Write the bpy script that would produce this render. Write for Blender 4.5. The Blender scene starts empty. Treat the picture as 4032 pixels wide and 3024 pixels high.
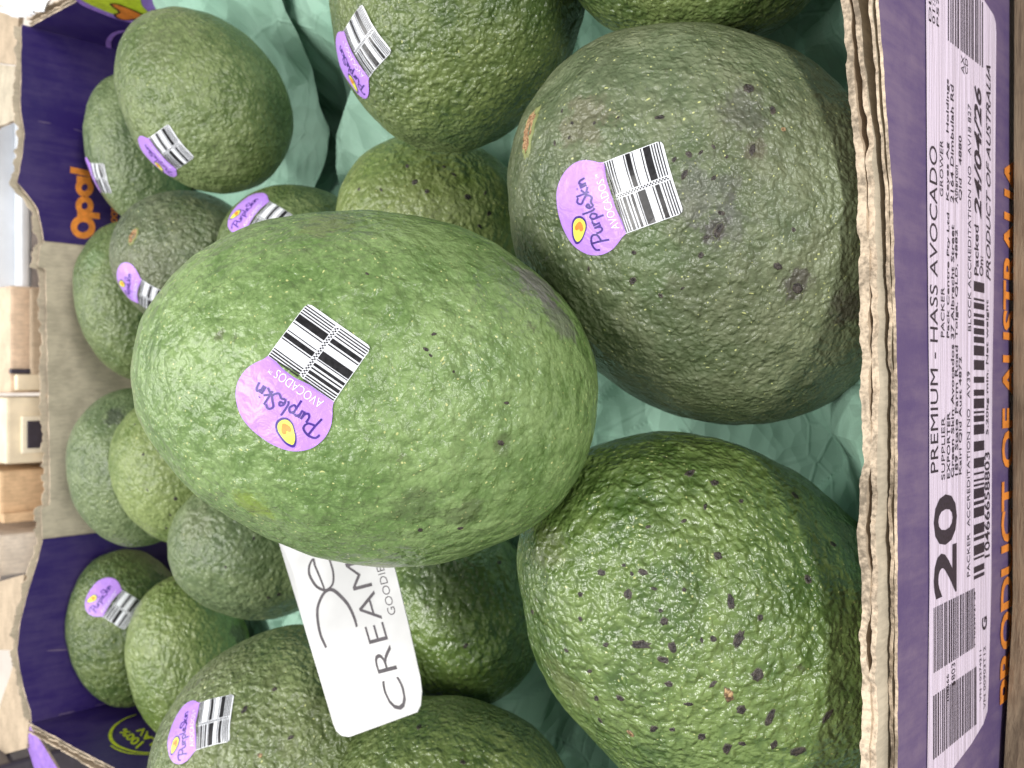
import bpy, bmesh, math, random
import numpy as np
from mathutils import Vector, Matrix
from mathutils.bvhtree import BVHTree
from mathutils.geometry import delaunay_2d_cdt, tessellate_polygon
random.seed(7)
S = bpy.context.scene
COL = S.collection
MM = 0.001
# ---------------------------------------------------------------- camera
PITCH = math.radians(48.7); F = 3920.0
CAM = np.array([0., -84., 319.])
FWD = np.array([0, math.cos(PITCH), -math.sin(PITCH)])
UP = np.array([0, math.sin(PITCH), math.cos(PITCH)])
RT = np.array([1., 0, 0])
cd = bpy.data.cameras.new('camera'); cam = bpy.data.objects.new('camera', cd); COL.objects.link(cam)
cd.sensor_width = 36; cd.lens = 35; cd.clip_start = 0.01; cd.clip_end = 50
m = Matrix.Identity(4)
for i in range(3):
    m[i][0] = -UP[i]; m[i][1] = RT[i]; m[i][2] = -FWD[i]; m[i][3] = CAM[i]*MM
cam.matrix_world = m
cd.dof.use_dof = True; cd.dof.focus_distance = 0.212; cd.dof.aperture_fstop = 37
S.camera = cam
# ---------------------------------------------------------------- world, lamps, exposure (an indoor shop: ceiling panels, plus an added low front fill)
W = bpy.data.worlds.new('World'); S.world = W; W.use_nodes = True
bg = W.node_tree.nodes['Background']; bg.inputs[0].default_value = (0.98, 0.98, 1.0, 1); bg.inputs[1].default_value = 0.36
def panel_lamp(loc, size, power, target, color=(1, 0.98, 0.94)):
    l = bpy.data.lights.new('light_panel', 'AREA'); l.shape = 'RECTANGLE'; l.size, l.size_y = size; l.energy = power; l.color = color
    o = bpy.data.objects.new('light_panel', l); COL.objects.link(o); o.location = loc
    o.rotation_euler = (Vector(target)-Vector(loc)).to_track_quat('-Z', 'Y').to_euler()
panel_lamp((-0.1, 0.30, 1.7), (1.3, 0.40), 23, (0, .2, 0))
panel_lamp((0.35, -1.9, 1.0), (1.3, 0.35), 30, (0, 0, .05))  # low fill added to brighten the tray's front wall, no ceiling panel
panel_lamp((-0.1, 1.9, 1.7), (1.3, 0.30), 18, (0, .2, 0))
S.view_settings.view_transform = 'Standard'; S.view_settings.look = 'None'
S.view_settings.exposure = 0.3; S.view_settings.gamma = 1.0
# ---------------------------------------------------------------- helpers
def ray(px, py):            # photo pixel (4032 x 3024) to view ray, unit depth
    return FWD + (-UP)*((px-2016)/F) + (-RT)*((py-1512)/F)
V = 4032/2212.0             # pixels of the 2212 wide copy the outlines were measured on
def on_plane(px, py, p0, n):
    d = ray(px, py); t = np.dot(np.asarray(p0)-CAM, n)/np.dot(d, n); return CAM+d*t
def on_y(px, py, y=0.): return on_plane(px, py, (0, y, 0), np.array([0, 1., 0]))
def on_z(px, py, z): return on_plane(px, py, (0, 0, z), np.array([0, 0, 1.]))
def link(name, me, parent=None, mats=()):
    o = bpy.data.objects.new(name, me); COL.objects.link(o)
    for mt in mats: me.materials.append(mt)
    if parent: o.parent = parent
    return o
def mk(name, verts, faces, mats, parent=None, idx=None, smooth=False, scale=MM):
    me = bpy.data.meshes.new(name)
    v = (np.asarray(verts, float)*scale)
    if parent is not None and parent.type == 'EMPTY' or (parent is not None): v = v - np.array(WORLD_LOC(parent))
    me.from_pydata(v.tolist(), [], [list(f) for f in faces])
    if idx is not None: me.polygons.foreach_set('material_index', idx)
    if smooth: me.polygons.foreach_set('use_smooth', [True]*len(me.polygons))
    me.update()
    return link(name, me, parent, mats if isinstance(mats, (list, tuple)) else [mats])
def WORLD_LOC(o):
    p = np.zeros(3)
    while o is not None: p += np.array(o.location); o = o.parent
    return p
def tag(o, label=None, cat=None, group=None, kind=None):
    if label: o['label'] = label
    if cat: o['category'] = cat
    if group: o['group'] = group
    if kind: o['kind'] = kind
    return o
def empty(name, loc):
    o = bpy.data.objects.new(name, None); COL.objects.link(o); o.location = Vector(loc)*MM; o.empty_display_size = .01
    return o
# --- value noise
def _h(ix, iy, iz, seed):
    n = (ix*374761393 + iy*668265263 + iz*2147483647 + seed*1274126177) & 0xffffffff
    n = ((n ^ (n >> 13))*1274126177) & 0xffffffff
    n = ((n ^ (n >> 16))*2246822519) & 0xffffffff
    return ((n ^ (n >> 15)) & 0xffff)/65535.0
def noise3(p, seed=0):
    p = np.asarray(p, float); i = np.floor(p).astype(np.int64); f = p-i; u = f*f*f*(f*(f*6-15)+10)
    r = 0
    for dx in (0, 1):
        for dy in (0, 1):
            for dz in (0, 1):
                w = (u[..., 0] if dx else 1-u[..., 0])*(u[..., 1] if dy else 1-u[..., 1])*(u[..., 2] if dz else 1-u[..., 2])
                r = r+w*_h(i[..., 0]+dx, i[..., 1]+dy, i[..., 2]+dz, seed)
    return r*2-1
def n1(x, seed=0): x = np.asarray(x, float); return noise3(np.stack([x, x*0+.37*seed, x*0+.71], -1), seed)
# ---------------------------------------------------------------- materials
class NT:
    def __init__(s, name):
        s.m = bpy.data.materials.new(name); s.m.use_nodes = True; s.t = s.m.node_tree; s.b = s.t.nodes['Principled BSDF']
        s.co = s.t.nodes.new('ShaderNodeTexCoord').outputs['Object']
    def n(s, t, **k):
        x = s.t.nodes.new(t)
        for a, v in k.items(): setattr(x, a, v)
        return x
    def put(s, sock, v):
        if isinstance(v, bpy.types.NodeSocket): s.t.links.new(v, sock)
        elif isinstance(v, (tuple, list)): sock.default_value = tuple(v)+(1,) if len(v) == 3 and sock.type == 'RGBA' else tuple(v)
        else: sock.default_value = v
    def vec(s, scale, off=(0, 0, 0)):
        mp = s.n('ShaderNodeMapping'); s.put(mp.inputs['Vector'], s.co); mp.inputs['Scale'].default_value = scale if isinstance(scale, tuple) else (scale,)*3
        mp.inputs['Location'].default_value = off; return mp.outputs[0]
    def noise(s, scale, detail=3, rough=.55, vec=None, dist=0):
        x = s.n('ShaderNodeTexNoise'); s.put(x.inputs['Vector'], vec or s.co); x.inputs['Scale'].default_value = scale
        x.inputs['Detail'].default_value = detail; x.inputs['Roughness'].default_value = rough; x.inputs['Distortion'].default_value = dist; return x.outputs[0]
    def vor(s, scale, feature='F1', vec=None, smooth=.5, rnd=1.0):
        x = s.n('ShaderNodeTexVoronoi', feature=feature); s.put(x.inputs['Vector'], vec or s.co); x.inputs['Scale'].default_value = scale
        if feature == 'SMOOTH_F1': x.inputs['Smoothness'].default_value = smooth
        x.inputs['Randomness'].default_value = rnd; return x
    def math(s, op, a, b=0., c=None, clamp=False):
        x = s.n('ShaderNodeMath', operation=op, use_clamp=clamp); s.put(x.inputs[0], a); s.put(x.inputs[1], b)
        if c is not None: s.put(x.inputs[2], c)
        return x.outputs[0]
    def step(s, v, lo, hi, a=0., b=1.):
        x = s.n('ShaderNodeMapRange', interpolation_type='SMOOTHSTEP'); s.put(x.inputs[0], v); x.inputs[1].default_value = lo; x.inputs[2].default_value = hi
        x.inputs[3].default_value = a; x.inputs[4].default_value = b; return x.outputs[0]
    def mix(s, f, a, b):
        x = s.n('ShaderNodeMix', data_type='RGBA'); s.put(x.inputs[0], f); s.put(x.inputs[6], a); s.put(x.inputs[7], b); return x.outputs[2]
    def bump(s, h, dist, strength=1., normal=None):
        x = s.n('ShaderNodeBump'); x.inputs['Distance'].default_value = dist; x.inputs['Strength'].default_value = strength; s.put(x.inputs['Height'], h)
        if normal: s.put(x.inputs['Normal'], normal)
        return x.outputs[0]
    def out(s, **k):
        if 'coat' in k and 'normal' in k: s.put(s.b.inputs['Coat Normal'], k['normal'])
        nm = dict(color='Base Color', rough='Roughness', normal='Normal', spec='Specular IOR Level', metal='Metallic', coat='Coat Weight', coat_rough='Coat Roughness', sheen='Sheen Weight', trans='Transmission Weight', alpha='Alpha', sub='Subsurface Weight')
        for a, v in k.items(): s.put(s.b.inputs[nm[a]], v)
        return s.m
def flat(name, c, rough=.5, var=.1, scale=300, **k):
    q = NT(name); f = q.noise(scale, 3); d = tuple(x*(1-var*2.2) for x in c); e = tuple(min(1, x*(1+var)) for x in c)
    return q.out(color=q.mix(q.step(f, .3, .7), d, e), rough=rough, **k)
def skin(name, c1, c2, peb=420, pebd=.0007, blush=0., blushc=(.10, .065, .04), speck=.5, rough=.36, wrink=.0006, off=0., spec=.55, coat=.05, tops=.32):
    q = NT(name)
    base = q.vec(1.0, (off, off*.7, -off))
    big = q.noise(30, 3, .6, base); mid = q.noise(150, 4, .6, base); fine = q.noise(900, 2, .6, base)
    warp = q.n('ShaderNodeVectorMath', operation='MULTIPLY_ADD')
    nz = q.n('ShaderNodeTexNoise'); q.put(nz.inputs['Vector'], base); nz.inputs['Scale'].default_value = 170; nz.inputs['Detail'].default_value = 2
    q.put(warp.inputs[0], nz.outputs['Color']); warp.inputs[1].default_value = (.0045,)*3; q.put(warp.inputs[2], base)
    pv = q.vor(peb*1.35, 'F1', warp.outputs[0])
    pv2 = q.vor(peb*.45, 'SMOOTH_F1', warp.outputs[0], .5)
    col = q.mix(q.step(q.math('ADD', q.math('MULTIPLY', big, .6), q.math('MULTIPLY', mid, .4)), .38, .62), c1, c2)
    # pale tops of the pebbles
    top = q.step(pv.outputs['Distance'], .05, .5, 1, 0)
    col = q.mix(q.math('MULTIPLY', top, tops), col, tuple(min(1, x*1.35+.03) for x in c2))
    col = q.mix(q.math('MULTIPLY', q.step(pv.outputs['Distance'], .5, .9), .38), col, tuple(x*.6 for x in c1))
    if blush:
        col = q.mix(q.math('MULTIPLY', q.step(q.noise(26, 4, .65, q.vec(1.0, (off+3, 1, 2))), .36, .66), blush), col, blushc)
    # dull brown scuffs
    sc = q.step(q.noise(120, 5, .7, q.vec(1.0, (off-2, 5, 1))), .64, .74)
    col = q.mix(q.math('MULTIPLY', sc, .55), col, (.06, .045, .035))
    # lenticels
    lv = q.vor(680, 'F1', warp.outputs[0]); sel = q.n('ShaderNodeSeparateColor'); q.put(sel.inputs[0], lv.outputs['Color'])
    thr = q.math('MULTIPLY', sel.outputs[1], .185); dot = q.math('MULTIPLY', q.step(q.math('SUBTRACT', lv.outputs['Distance'], thr), -.02, .03, 1, 0), q.math('LESS_THAN', sel.outputs[0], speck))
    col = q.mix(q.math('MULTIPLY', dot, .85), col, (.54, .57, .23))
    h = q.math('MULTIPLY', q.step(pv.outputs['Distance'], .06, .74, 1, 0), pebd*.42)
    h = q.math('ADD', h, q.math('MULTIPLY', q.noise(peb*1.1, 1.5, .5, base, .3), pebd*1.5))
    h = q.math('ADD', h, q.math('MULTIPLY', q.math('SUBTRACT', 1., pv2.outputs['Distance']), wrink))
    h = q.math('ADD', h, q.math('MULTIPLY', fine, .00022))
    h = q.math('ADD', h, q.math('MULTIPLY', mid, .0009))
    rr = q.math('ADD', q.math('MULTIPLY', mid, .28), rough-.10)
    return q.out(color=col, rough=rr, normal=q.bump(h, 1.0), spec=spec, coat=coat, coat_rough=.14)
def kraft_mat(name, c, var=.12):
    q = NT(name); f = q.noise(90, 4, .6); g = q.noise(900, 2, .6, q.vec((1, 1, .2))); d = tuple(x*(1-var*1.6) for x in c); e = tuple(min(1, x*(1+var)) for x in c)
    col = q.mix(q.step(q.math('ADD', q.math('MULTIPLY', f, .6), q.math('MULTIPLY', g, .4)), .35, .65), d, e)
    return q.out(color=col, rough=.85, spec=.2, normal=q.bump(g, .0002))
def print_mat(name, c, dust=.35, dustc=(.2, .15, .27), rough=.38):
    q = NT(name); f = q.noise(30, 5, .65); g = q.noise(700, 2, .5); st = q.noise(60, 4, .7, q.vec((4, 1, .6)))
    k = q.math('MULTIPLY', q.step(q.math('ADD', q.math('MULTIPLY', f, .55), q.math('MULTIPLY', st, .45)), .38, .68), dust)
    return q.out(color=q.mix(k, c, dustc), rough=q.math('ADD', q.math('MULTIPLY', f, .3), rough-.12), normal=q.bump(q.math('ADD', g, q.math('MULTIPLY', f, 6.)), .00006), spec=.4)
M = {}
M['kraft'] = kraft_mat('kraft_board', (.50, .40, .29)); M['kraft_edge'] = kraft_mat('torn_board_edge', (.50, .405, .305), .38)
M['kraft_in'] = kraft_mat('kraft_liner', (.55, .485, .375))
M['purple'] = print_mat('purple_print', (.029, .014, .128), .22); M['purple_front'] = print_mat('purple_print_dusty', (.105, .072, .195), .7, (.24, .18, .27))
M['orange'] = flat('orange_ink', (.86, .29, .045), .5); M['lime'] = flat('lime_ink', (.60, .70, .03), .5); M['lilac'] = flat('lilac_ink', (.36, .20, .68), .45)
M['black'] = flat('black_ink', (.012, .01, .014), .45); M['ink'] = flat('label_ink', (.035, .025, .045), .5, .3, 1500)
M['label'] = print_mat('label_paper', (.80, .69, .86), .25, (.88, .82, .92), .35)
q = NT('label_paper'); f = q.noise(40, 5, .65); w_ = q.noise(16, 3, .55, q.vec((1, 4, 22)), .4)
M['label'] = q.out(color=q.mix(q.math('MULTIPLY', q.step(f, .4, .7), .3), (.76, .67, .83), (.68, .59, .74)), rough=.34, spec=.5, normal=q.bump(w_, .0013))
M['stick'] = print_mat('sticker_purple', (.47, .25, .80), .12, (.60, .40, .88), .3); M['stick_w'] = print_mat('sticker_foil_white', (.82, .84, .90), .2, (.70, .72, .78), .22)
for k_ in ('stick', 'stick_w'):                         # thin film wrinkling over the pebbles
    t_ = M[k_].node_tree; n_z = t_.nodes.new('ShaderNodeTexNoise'); n_z.inputs['Scale'].default_value = 260; n_z.inputs['Detail'].default_value = 4; n_z.inputs['Distortion'].default_value = 1.2
    tc_ = t_.nodes.new('ShaderNodeTexCoord'); t_.links.new(tc_.outputs['Object'], n_z.inputs['Vector']); bp_ = t_.nodes.new('ShaderNodeBump'); bp_.inputs['Distance'].default_value = .0004; t_.links.new(n_z.outputs[0], bp_.inputs['Height'])
    t_.links.new(bp_.outputs[0], t_.nodes['Principled BSDF'].inputs['Normal'])
M['bar'] = flat('barcode_ink', (.016, .015, .018), .28, .3, 900); M['violet'] = flat('violet_ink', (.045, .012, .22), .35); M['white'] = flat('white_ink', (.88, .88, .92), .4, .03)
M['card'] = flat('white_card', (.62, .62, .63), .55, .07, 45); M['grey'] = flat('grey_ink', (.085, .075, .085), .6)
M['yolk'] = flat('yellow_green_ink', (.78, .80, .10), .4); M['heart'] = flat('orange_heart_ink', (.85, .25, .03), .4)
q = NT('green_tissue'); f = q.noise(14, 4); g = q.noise(500, 3, .6)
cr1 = q.vor(34, 'F1', q.vec((1, 1, .3))); cr2 = q.vor(95, 'F1', q.vec((1, 1.4, .3))); ed = q.vor(22, 'DISTANCE_TO_EDGE', q.vec((1, 1.2, .3)))
hh_ = q.math('ADD', q.math('MULTIPLY', cr1.outputs['Distance'], .0065), q.math('MULTIPLY', cr2.outputs['Distance'], .0016))
hh_ = q.math('ADD', hh_, q.math('MULTIPLY', q.step(ed.outputs['Distance'], 0., .02, 1, 0), .0002)); hh_ = q.math('ADD', hh_, q.math('MULTIPLY', g, .00012))
M['tissue'] = q.out(color=q.mix(q.step(f, .35, .65), (.24, .425, .325), (.315, .505, .40)), rough=.7, spec=.25, normal=q.bump(hh_, 1.))
q = NT('weathered_wood'); f = q.noise(22, 6, .7, q.vec((1, 14, 14))); g = q.noise(45, 4, .6)
M['wood'] = q.out(color=q.mix(q.step(q.math('ADD', q.math('MULTIPLY', f, .6), q.math('MULTIPLY', g, .4)), .33, .68), (.10, .068, .04), (.34, .25, .16)), rough=.7, normal=q.bump(f, .0012))
for nm_, dk, lt in (('scar', (.014, .011, .011), (.062, .050, .042)), ('scar_tan', (.06, .03, .015), (.50, .33, .16))):
    q = NT(nm_); f = q.noise(800, 4, .65); at_ = q.n('ShaderNodeAttribute', attribute_name='edge').outputs['Fac']
    core = q.mix(q.step(f, .36, .66), dk, lt)
    M[nm_] = q.out(color=q.mix(q.step(q.math('ADD', at_, q.math('MULTIPLY', f, .35)), .30, .62), (.085, .095, .045), core), rough=.32, normal=q.bump(f, .0007))
q = NT('stem_fibre'); f = q.noise(1100, 3, .6, q.vec((1, .4, 1)))
M['stem'] = q.out(color=q.mix(q.step(f, .35, .65), (.24, .11, .05), (.52, .33, .17)), rough=.7, normal=q.bump(f, .0012))
M['stem_rim'] = flat('stem_rim_green', (.24, .27, .10), .6)
q = NT('crumpled_film'); f = q.noise(60, 5, .6)
M['film'] = q.out(color=q.mix(q.step(f, .4, .6), (.75, .80, .90), (.92, .94, .97)), rough=.25, spec=.6)
M['cream'] = flat('cream_carton', (.80, .70, .52), .6, .08, 60); M['brown'] = kraft_mat('brown_carton', (.70, .54, .40)); M['tanbox'] = kraft_mat('orange_brown_carton', (.66, .46, .28))
M['pale'] = kraft_mat('pale_speckled_carton', (.88, .80, .70), .12); M['rail'] = flat('white_plastic', (.80, .84, .90), .35, .04, 40); M['greyplastic'] = flat('grey_plastic', (.45, .42, .43), .5, .1, 40)
M['shelf'] = flat('pale_shelf', (.66, .60, .54), .5, .06, 20)
M['dark'] = flat('dark_window_and_gaps', (.045, .04, .06), .3)
# ---------------------------------------------------------------- flat print helpers
_tc = {}
def text2d(s, bold=0.):
    k = (s, bold)
    if k not in _tc:
        cu = bpy.data.curves.new('t', 'FONT'); cu.body = s; cu.offset = bold; cu.resolution_u = 3
        o = bpy.data.objects.new('t', cu); COL.objects.link(o); dg = bpy.context.evaluated_depsgraph_get(); dg.update()
        me = o.evaluated_get(dg).to_mesh()
        v = np.array([(p.co.x, p.co.y) for p in me.vertices]); f = [tuple(p.vertices) for p in me.polygons]
        bpy.data.objects.remove(o); bpy.data.curves.remove(cu)
        mn = v.min(0); mx = v.max(0); _tc[k] = ((v-mn)/(mx-mn), f)
    return _tc[k]
def shape2d(poly, step=None):       # polygon -> triangles, with an inner grid when it has to bend
    poly = [Vector((float(a), float(b))) for a, b in poly]; n = len(poly); pts = list(poly)
    if step:
        xs = [p.x for p in poly]; ys = [p.y for p in poly]
        for a in np.arange(min(xs)+step/2, max(xs), step):
            for b in np.arange(min(ys)+step/2, max(ys), step):
                pts.append(Vector((a+random.uniform(-.05, .05)*step, b)))
    r = delaunay_2d_cdt(pts, [(i, (i+1) % n) for i in range(n)], [list(range(n))], 1, 1e-5)
    return np.array([(v.x, v.y) for v in r[0]]), [tuple(f) for f in r[2]]
def smooth_line(p, n=6, closed=False):
    p = [np.array(a, float) for a in p]; out = []
    N = len(p); rng = range(N if closed else N-1)
    for i in rng:
        g = (lambda j: p[j % N]) if closed else (lambda j: p[min(max(j, 0), N-1)])
        a, b, c, d = g(i-1), g(i), g(i+1), g(i+2)
        for k in range(n):
            t = k/n; out.append(.5*((2*b)+(c-a)*t+(2*a-5*b+4*c-d)*t*t+(3*b-a-3*c+d)*t**3))
    if not closed: out.append(p[-1])
    return out
def ribbon(p, w, closed=False, taper=False):
    p = np.array(p); n = len(p); t = np.gradient(p, axis=0)
    if closed: t = np.roll(p, -1, 0)-np.roll(p, 1, 0)
    t /= (np.linalg.norm(t, axis=1)[:, None]+1e-9); nn = np.stack([-t[:, 1], t[:, 0]], 1)
    ww = np.full(n, w/2.)
    if taper: ww = ww*(.55+.45*np.sin(np.linspace(.25, math.pi-.25, n)))
    v = np.concatenate([p+nn*ww[:, None], p-nn*ww[:, None]]); f = [(i, i+1, n+i+1, n+i) for i in range(n-1)]
    if closed: f.append((n-1, 0, n, 2*n-1))
    return v, f
class Print:                        # collects flat shapes, then maps them onto a surface
    def __init__(s): s.v = []; s.f = []; s.i = []; s.n = 0
    def add(s, vf, mi=0):
        v, f = vf; s.v.append(np.asarray(v, float)); s.f += [tuple(k+s.n for k in q) for q in f]; s.i += [mi]*len(f); s.n += len(v)
    def build(s, name, fn, mats, parent):
        v = np.concatenate(s.v); w = fn(v)
        return mk(name, w, orient(w, s.f), mats, parent, s.i)
def orient(v, f): return f
def quad_text(P, s, BL, BR, TR, TL, bold=0., mi=0):      # text whose box fills a quad (2D)
    v, f = text2d(s, bold); BL, BR, TR, TL = map(np.array, (BL, BR, TR, TL)); a = v[:, :1]; b = v[:, 1:]
    P.add(((1-a)*(1-b)*BL+a*(1-b)*BR+a*b*TR+(1-a)*b*TL, f), mi)
# ---------------------------------------------------------------- avocados
_ico = {}
def ico(n):
    if n not in _ico:
        b = bmesh.new(); bmesh.ops.create_icosphere(b, subdivisions=n, radius=1); b.verts.ensure_lookup_table()
        _ico[n] = (np.array([v.co[:] for v in b.verts]), np.array([[v.index for v in f.verts] for f in b.faces])); b.free()
    return _ico[n]
class Avo: pass
def avocado(cx, cy, bpx, ratio, ang, elev, k, R, mat, label, level=6, lump=.5, seed=1, dark=()):
    A = Avo(); d = ray(cx*V, cy*V); t = R*F/(bpx*V); A.c = CAM+d*t
    a = math.radians(ang); e = math.radians(elev)
    ax = (-UP)*(math.cos(a)*math.cos(e))+(-RT)*(math.sin(a)*math.cos(e))-FWD*math.sin(e)
    ax /= np.linalg.norm(ax); o = np.cross(ax, FWD); o /= np.linalg.norm(o); p = np.cross(ax, o)
    v, f = ico(level); s = v[:, 0]
    rad = (1-k*s-.10*abs(k)*0)
    L = np.stack([v[:, 0]*R*ratio, v[:, 1]*R*rad, v[:, 2]*R*rad], 1)
    nr = v/np.linalg.norm(v, axis=1)[:, None]
    dsp = lump*(1.1*noise3(L/17., seed)+.55*noise3(L/7.5, seed+5)+.28*noise3(L/3.6, seed+9))
    # dimple at the stem end
    dsp -= 1.6*np.exp(-((1-s)/.012))
    L = L+nr*dsp[:, None]
    A.w = A.c+L[:, :1]*ax+L[:, 1:2]*o+L[:, 2:]*p; A.f = f
    me = bpy.data.meshes.new('avocado'); n = len(v)
    me.vertices.add(n); me.vertices.foreach_set('co', ((A.w-A.c)*MM).ravel())
    nf = len(f); me.loops.add(nf*3); me.loops.foreach_set('vertex_index', f.ravel().astype(np.int32))
    me.polygons.add(nf); me.polygons.foreach_set('loop_start', np.arange(0, nf*3, 3, dtype=np.int32)); me.polygons.foreach_set('loop_total', np.full(nf, 3, np.int32))
    me.polygons.foreach_set('use_smooth', np.ones(nf, bool)); me.update(); me.validate()
    A.o = link('avocado', me, None, [mat]); A.o.location = A.c*MM
    tag(A.o, label, 'avocado', 'avocados heaped in the tray')
    A._b = None; A.R = R; A.ax = ax; A.seed = seed
    return A
def bvh(A):
    if A._b is None: A._b = BVHTree.FromPolygons([Vector(x) for x in A.w], A.f.tolist())
    return A._b
def hit_px(A, px, py):
    d = Vector(ray(px, py)).normalized(); h, n, i, ds = bvh(A).ray_cast(Vector(CAM), d)
    if h is None:
        # just off the outline: nearest surface point
        q = Vector(CAM)+d*np.linalg.norm(A.c-CAM); h, n, i, ds = bvh(A).find_nearest(q)
    return np.array(h), np.array(n)
def smooth_n(A, P, r=7.):
    hits = [x for x in bvh(A).find_nearest_range(Vector(P), r)]
    n = sum((x[1] for x in hits), Vector()); return np.array(n.normalized())
def wrap(A, P0, n, t, v, off):
    B = bvh(A)
    def fn(p2):
        out = []
        for a, b in p2:
            Q = P0+a*t+b*v+n*30.; h, nn, i, ds = B.ray_cast(Vector(Q), Vector(-n))
            if h is None: h, nn, i, ds = B.find_nearest(Vector(P0+a*t+b*v-n*(a*a+b*b)/(2*A.R)))
            out.append(np.array(h)+n*off+np.array(nn)*.05)
        return np.array(out)
    return fn
SCRIPT = dict(P=[[(.35, 2.0), (.25, .9), (.05, -.35)], [(-.75, 1.35), (-.5, 1.95), (.4, 2.15), (1.25, 1.75), (1.1, 1.0), (.2, .75)]],
    u=[[(0, 1), (.02, .3), (.3, 0), (.62, .25), (.72, 1)], [(.72, 1), (.75, .3), (.85, 0)]], r=[[(0, 1), (.06, 0)], [(.05, .55), (.3, .95), (.6, .9)]],
    p=[[(0, 1), (.0, -.9)], [(0, .65), (.35, 1), (.7, .6), (.4, .02), (.02, .2)]], l=[[(.12, 1.9), (.08, .4), (.3, 0)]],
    e=[[(.05, .5), (.6, .62), (.42, .98), (.08, .65), (.2, .06), (.68, .22)]], S=[[(1.0, 1.75), (.5, 2.05), (.1, 1.55), (.55, 1.0), (.9, .45), (.4, -.15), (-.15, .2)]],
    k=[[(.05, 1.9), (.0, 0)], [(.65, 1.0), (.06, .45), (.7, 0)]], i=[[(.1, 1), (.1, 0)], [(.1, 1.42), (.12, 1.5)]], n=[[(0, 1), (.03, 0)], [(.03, .55), (.35, .98), (.6, .7), (.68, 0)]])
ADV = dict(P=1.35, u=1.05, r=.78, p=.95, l=.45, e=.85, S=1.15, k=.85, i=.35, n=.8)
def script_word(word, x, y, u, rise, w, P, mi=0):
    for ch in word:
        for st in SCRIPT[ch]:
            P.add(ribbon(smooth_line([(x+a*u, y+b*u+0) for a, b in st], 5), w, taper=False), mi)
        x += ADV[ch]*u; y += rise*ADV[ch]
def cap_outline():
    r = [(-7.9, -.2), (-8.3, .9), (-9.2, 2.3), (-10.1, 4.4), (-10.2, 7.2), (-9.0, 10.2), (-6.4, 12.6), (-3.2, 13.7), (0, 14.), (3.2, 13.7), (6.4, 12.6), (9.0, 10.2), (10.2, 7.2), (10.1, 4.4), (9.2, 2.3), (8.3, .9), (7.9, -.2)]
    return smooth_line(r, 4)
def bars_right(): return [(.3, .28), (.85, .28), (1.4, .3), (2.0, .22), (4.5, .22), (5.0, 1.0), (6.4, .18), (8.2, .22), (8.8, 1.5), (10.6, .24), (11.15, .24), (11.7, .24), (12.25, .22)]
def bars_left(): return [(.3, .28), (.85, .26), (1.35, .3), (2.0, .7), (3.1, .3), (3.8, .6), (5.0, .2), (5.4, 1.7), (8.6, .25), (9.2, .95), (10.6, .24), (11.2, .24), (11.75, .24), (12.3, .22)]
HEART = [(0, -1), (-.9, .05), (-.85, .75), (-.4, .9), (0, .45), (.4, .95), (.9, .7), (.85, 0)]
def emblem(P, x, y, size, ang, cols, outline=.12):     # avocado half with a heart for a stone
    c, s_ = math.cos(ang), math.sin(ang)
    body = [(0, 1.15), (.42, .75), (.62, .1), (.68, -.5), (.45, -.98), (0, -1.15), (-.45, -.98), (-.68, -.5), (-.62, .1), (-.42, .75)]
    rot = lambda L, k, dx=0, dy=0: [(x+((a*k+dx)*c-(b*k+dy)*s_)*size, y+((a*k+dx)*s_+(b*k+dy)*c)*size) for a, b in L]
    P.add(shape2d(smooth_line(rot(body, 1+outline*1.3, .05, .02), 4, True), None), cols[0])
    return rot, body
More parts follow.
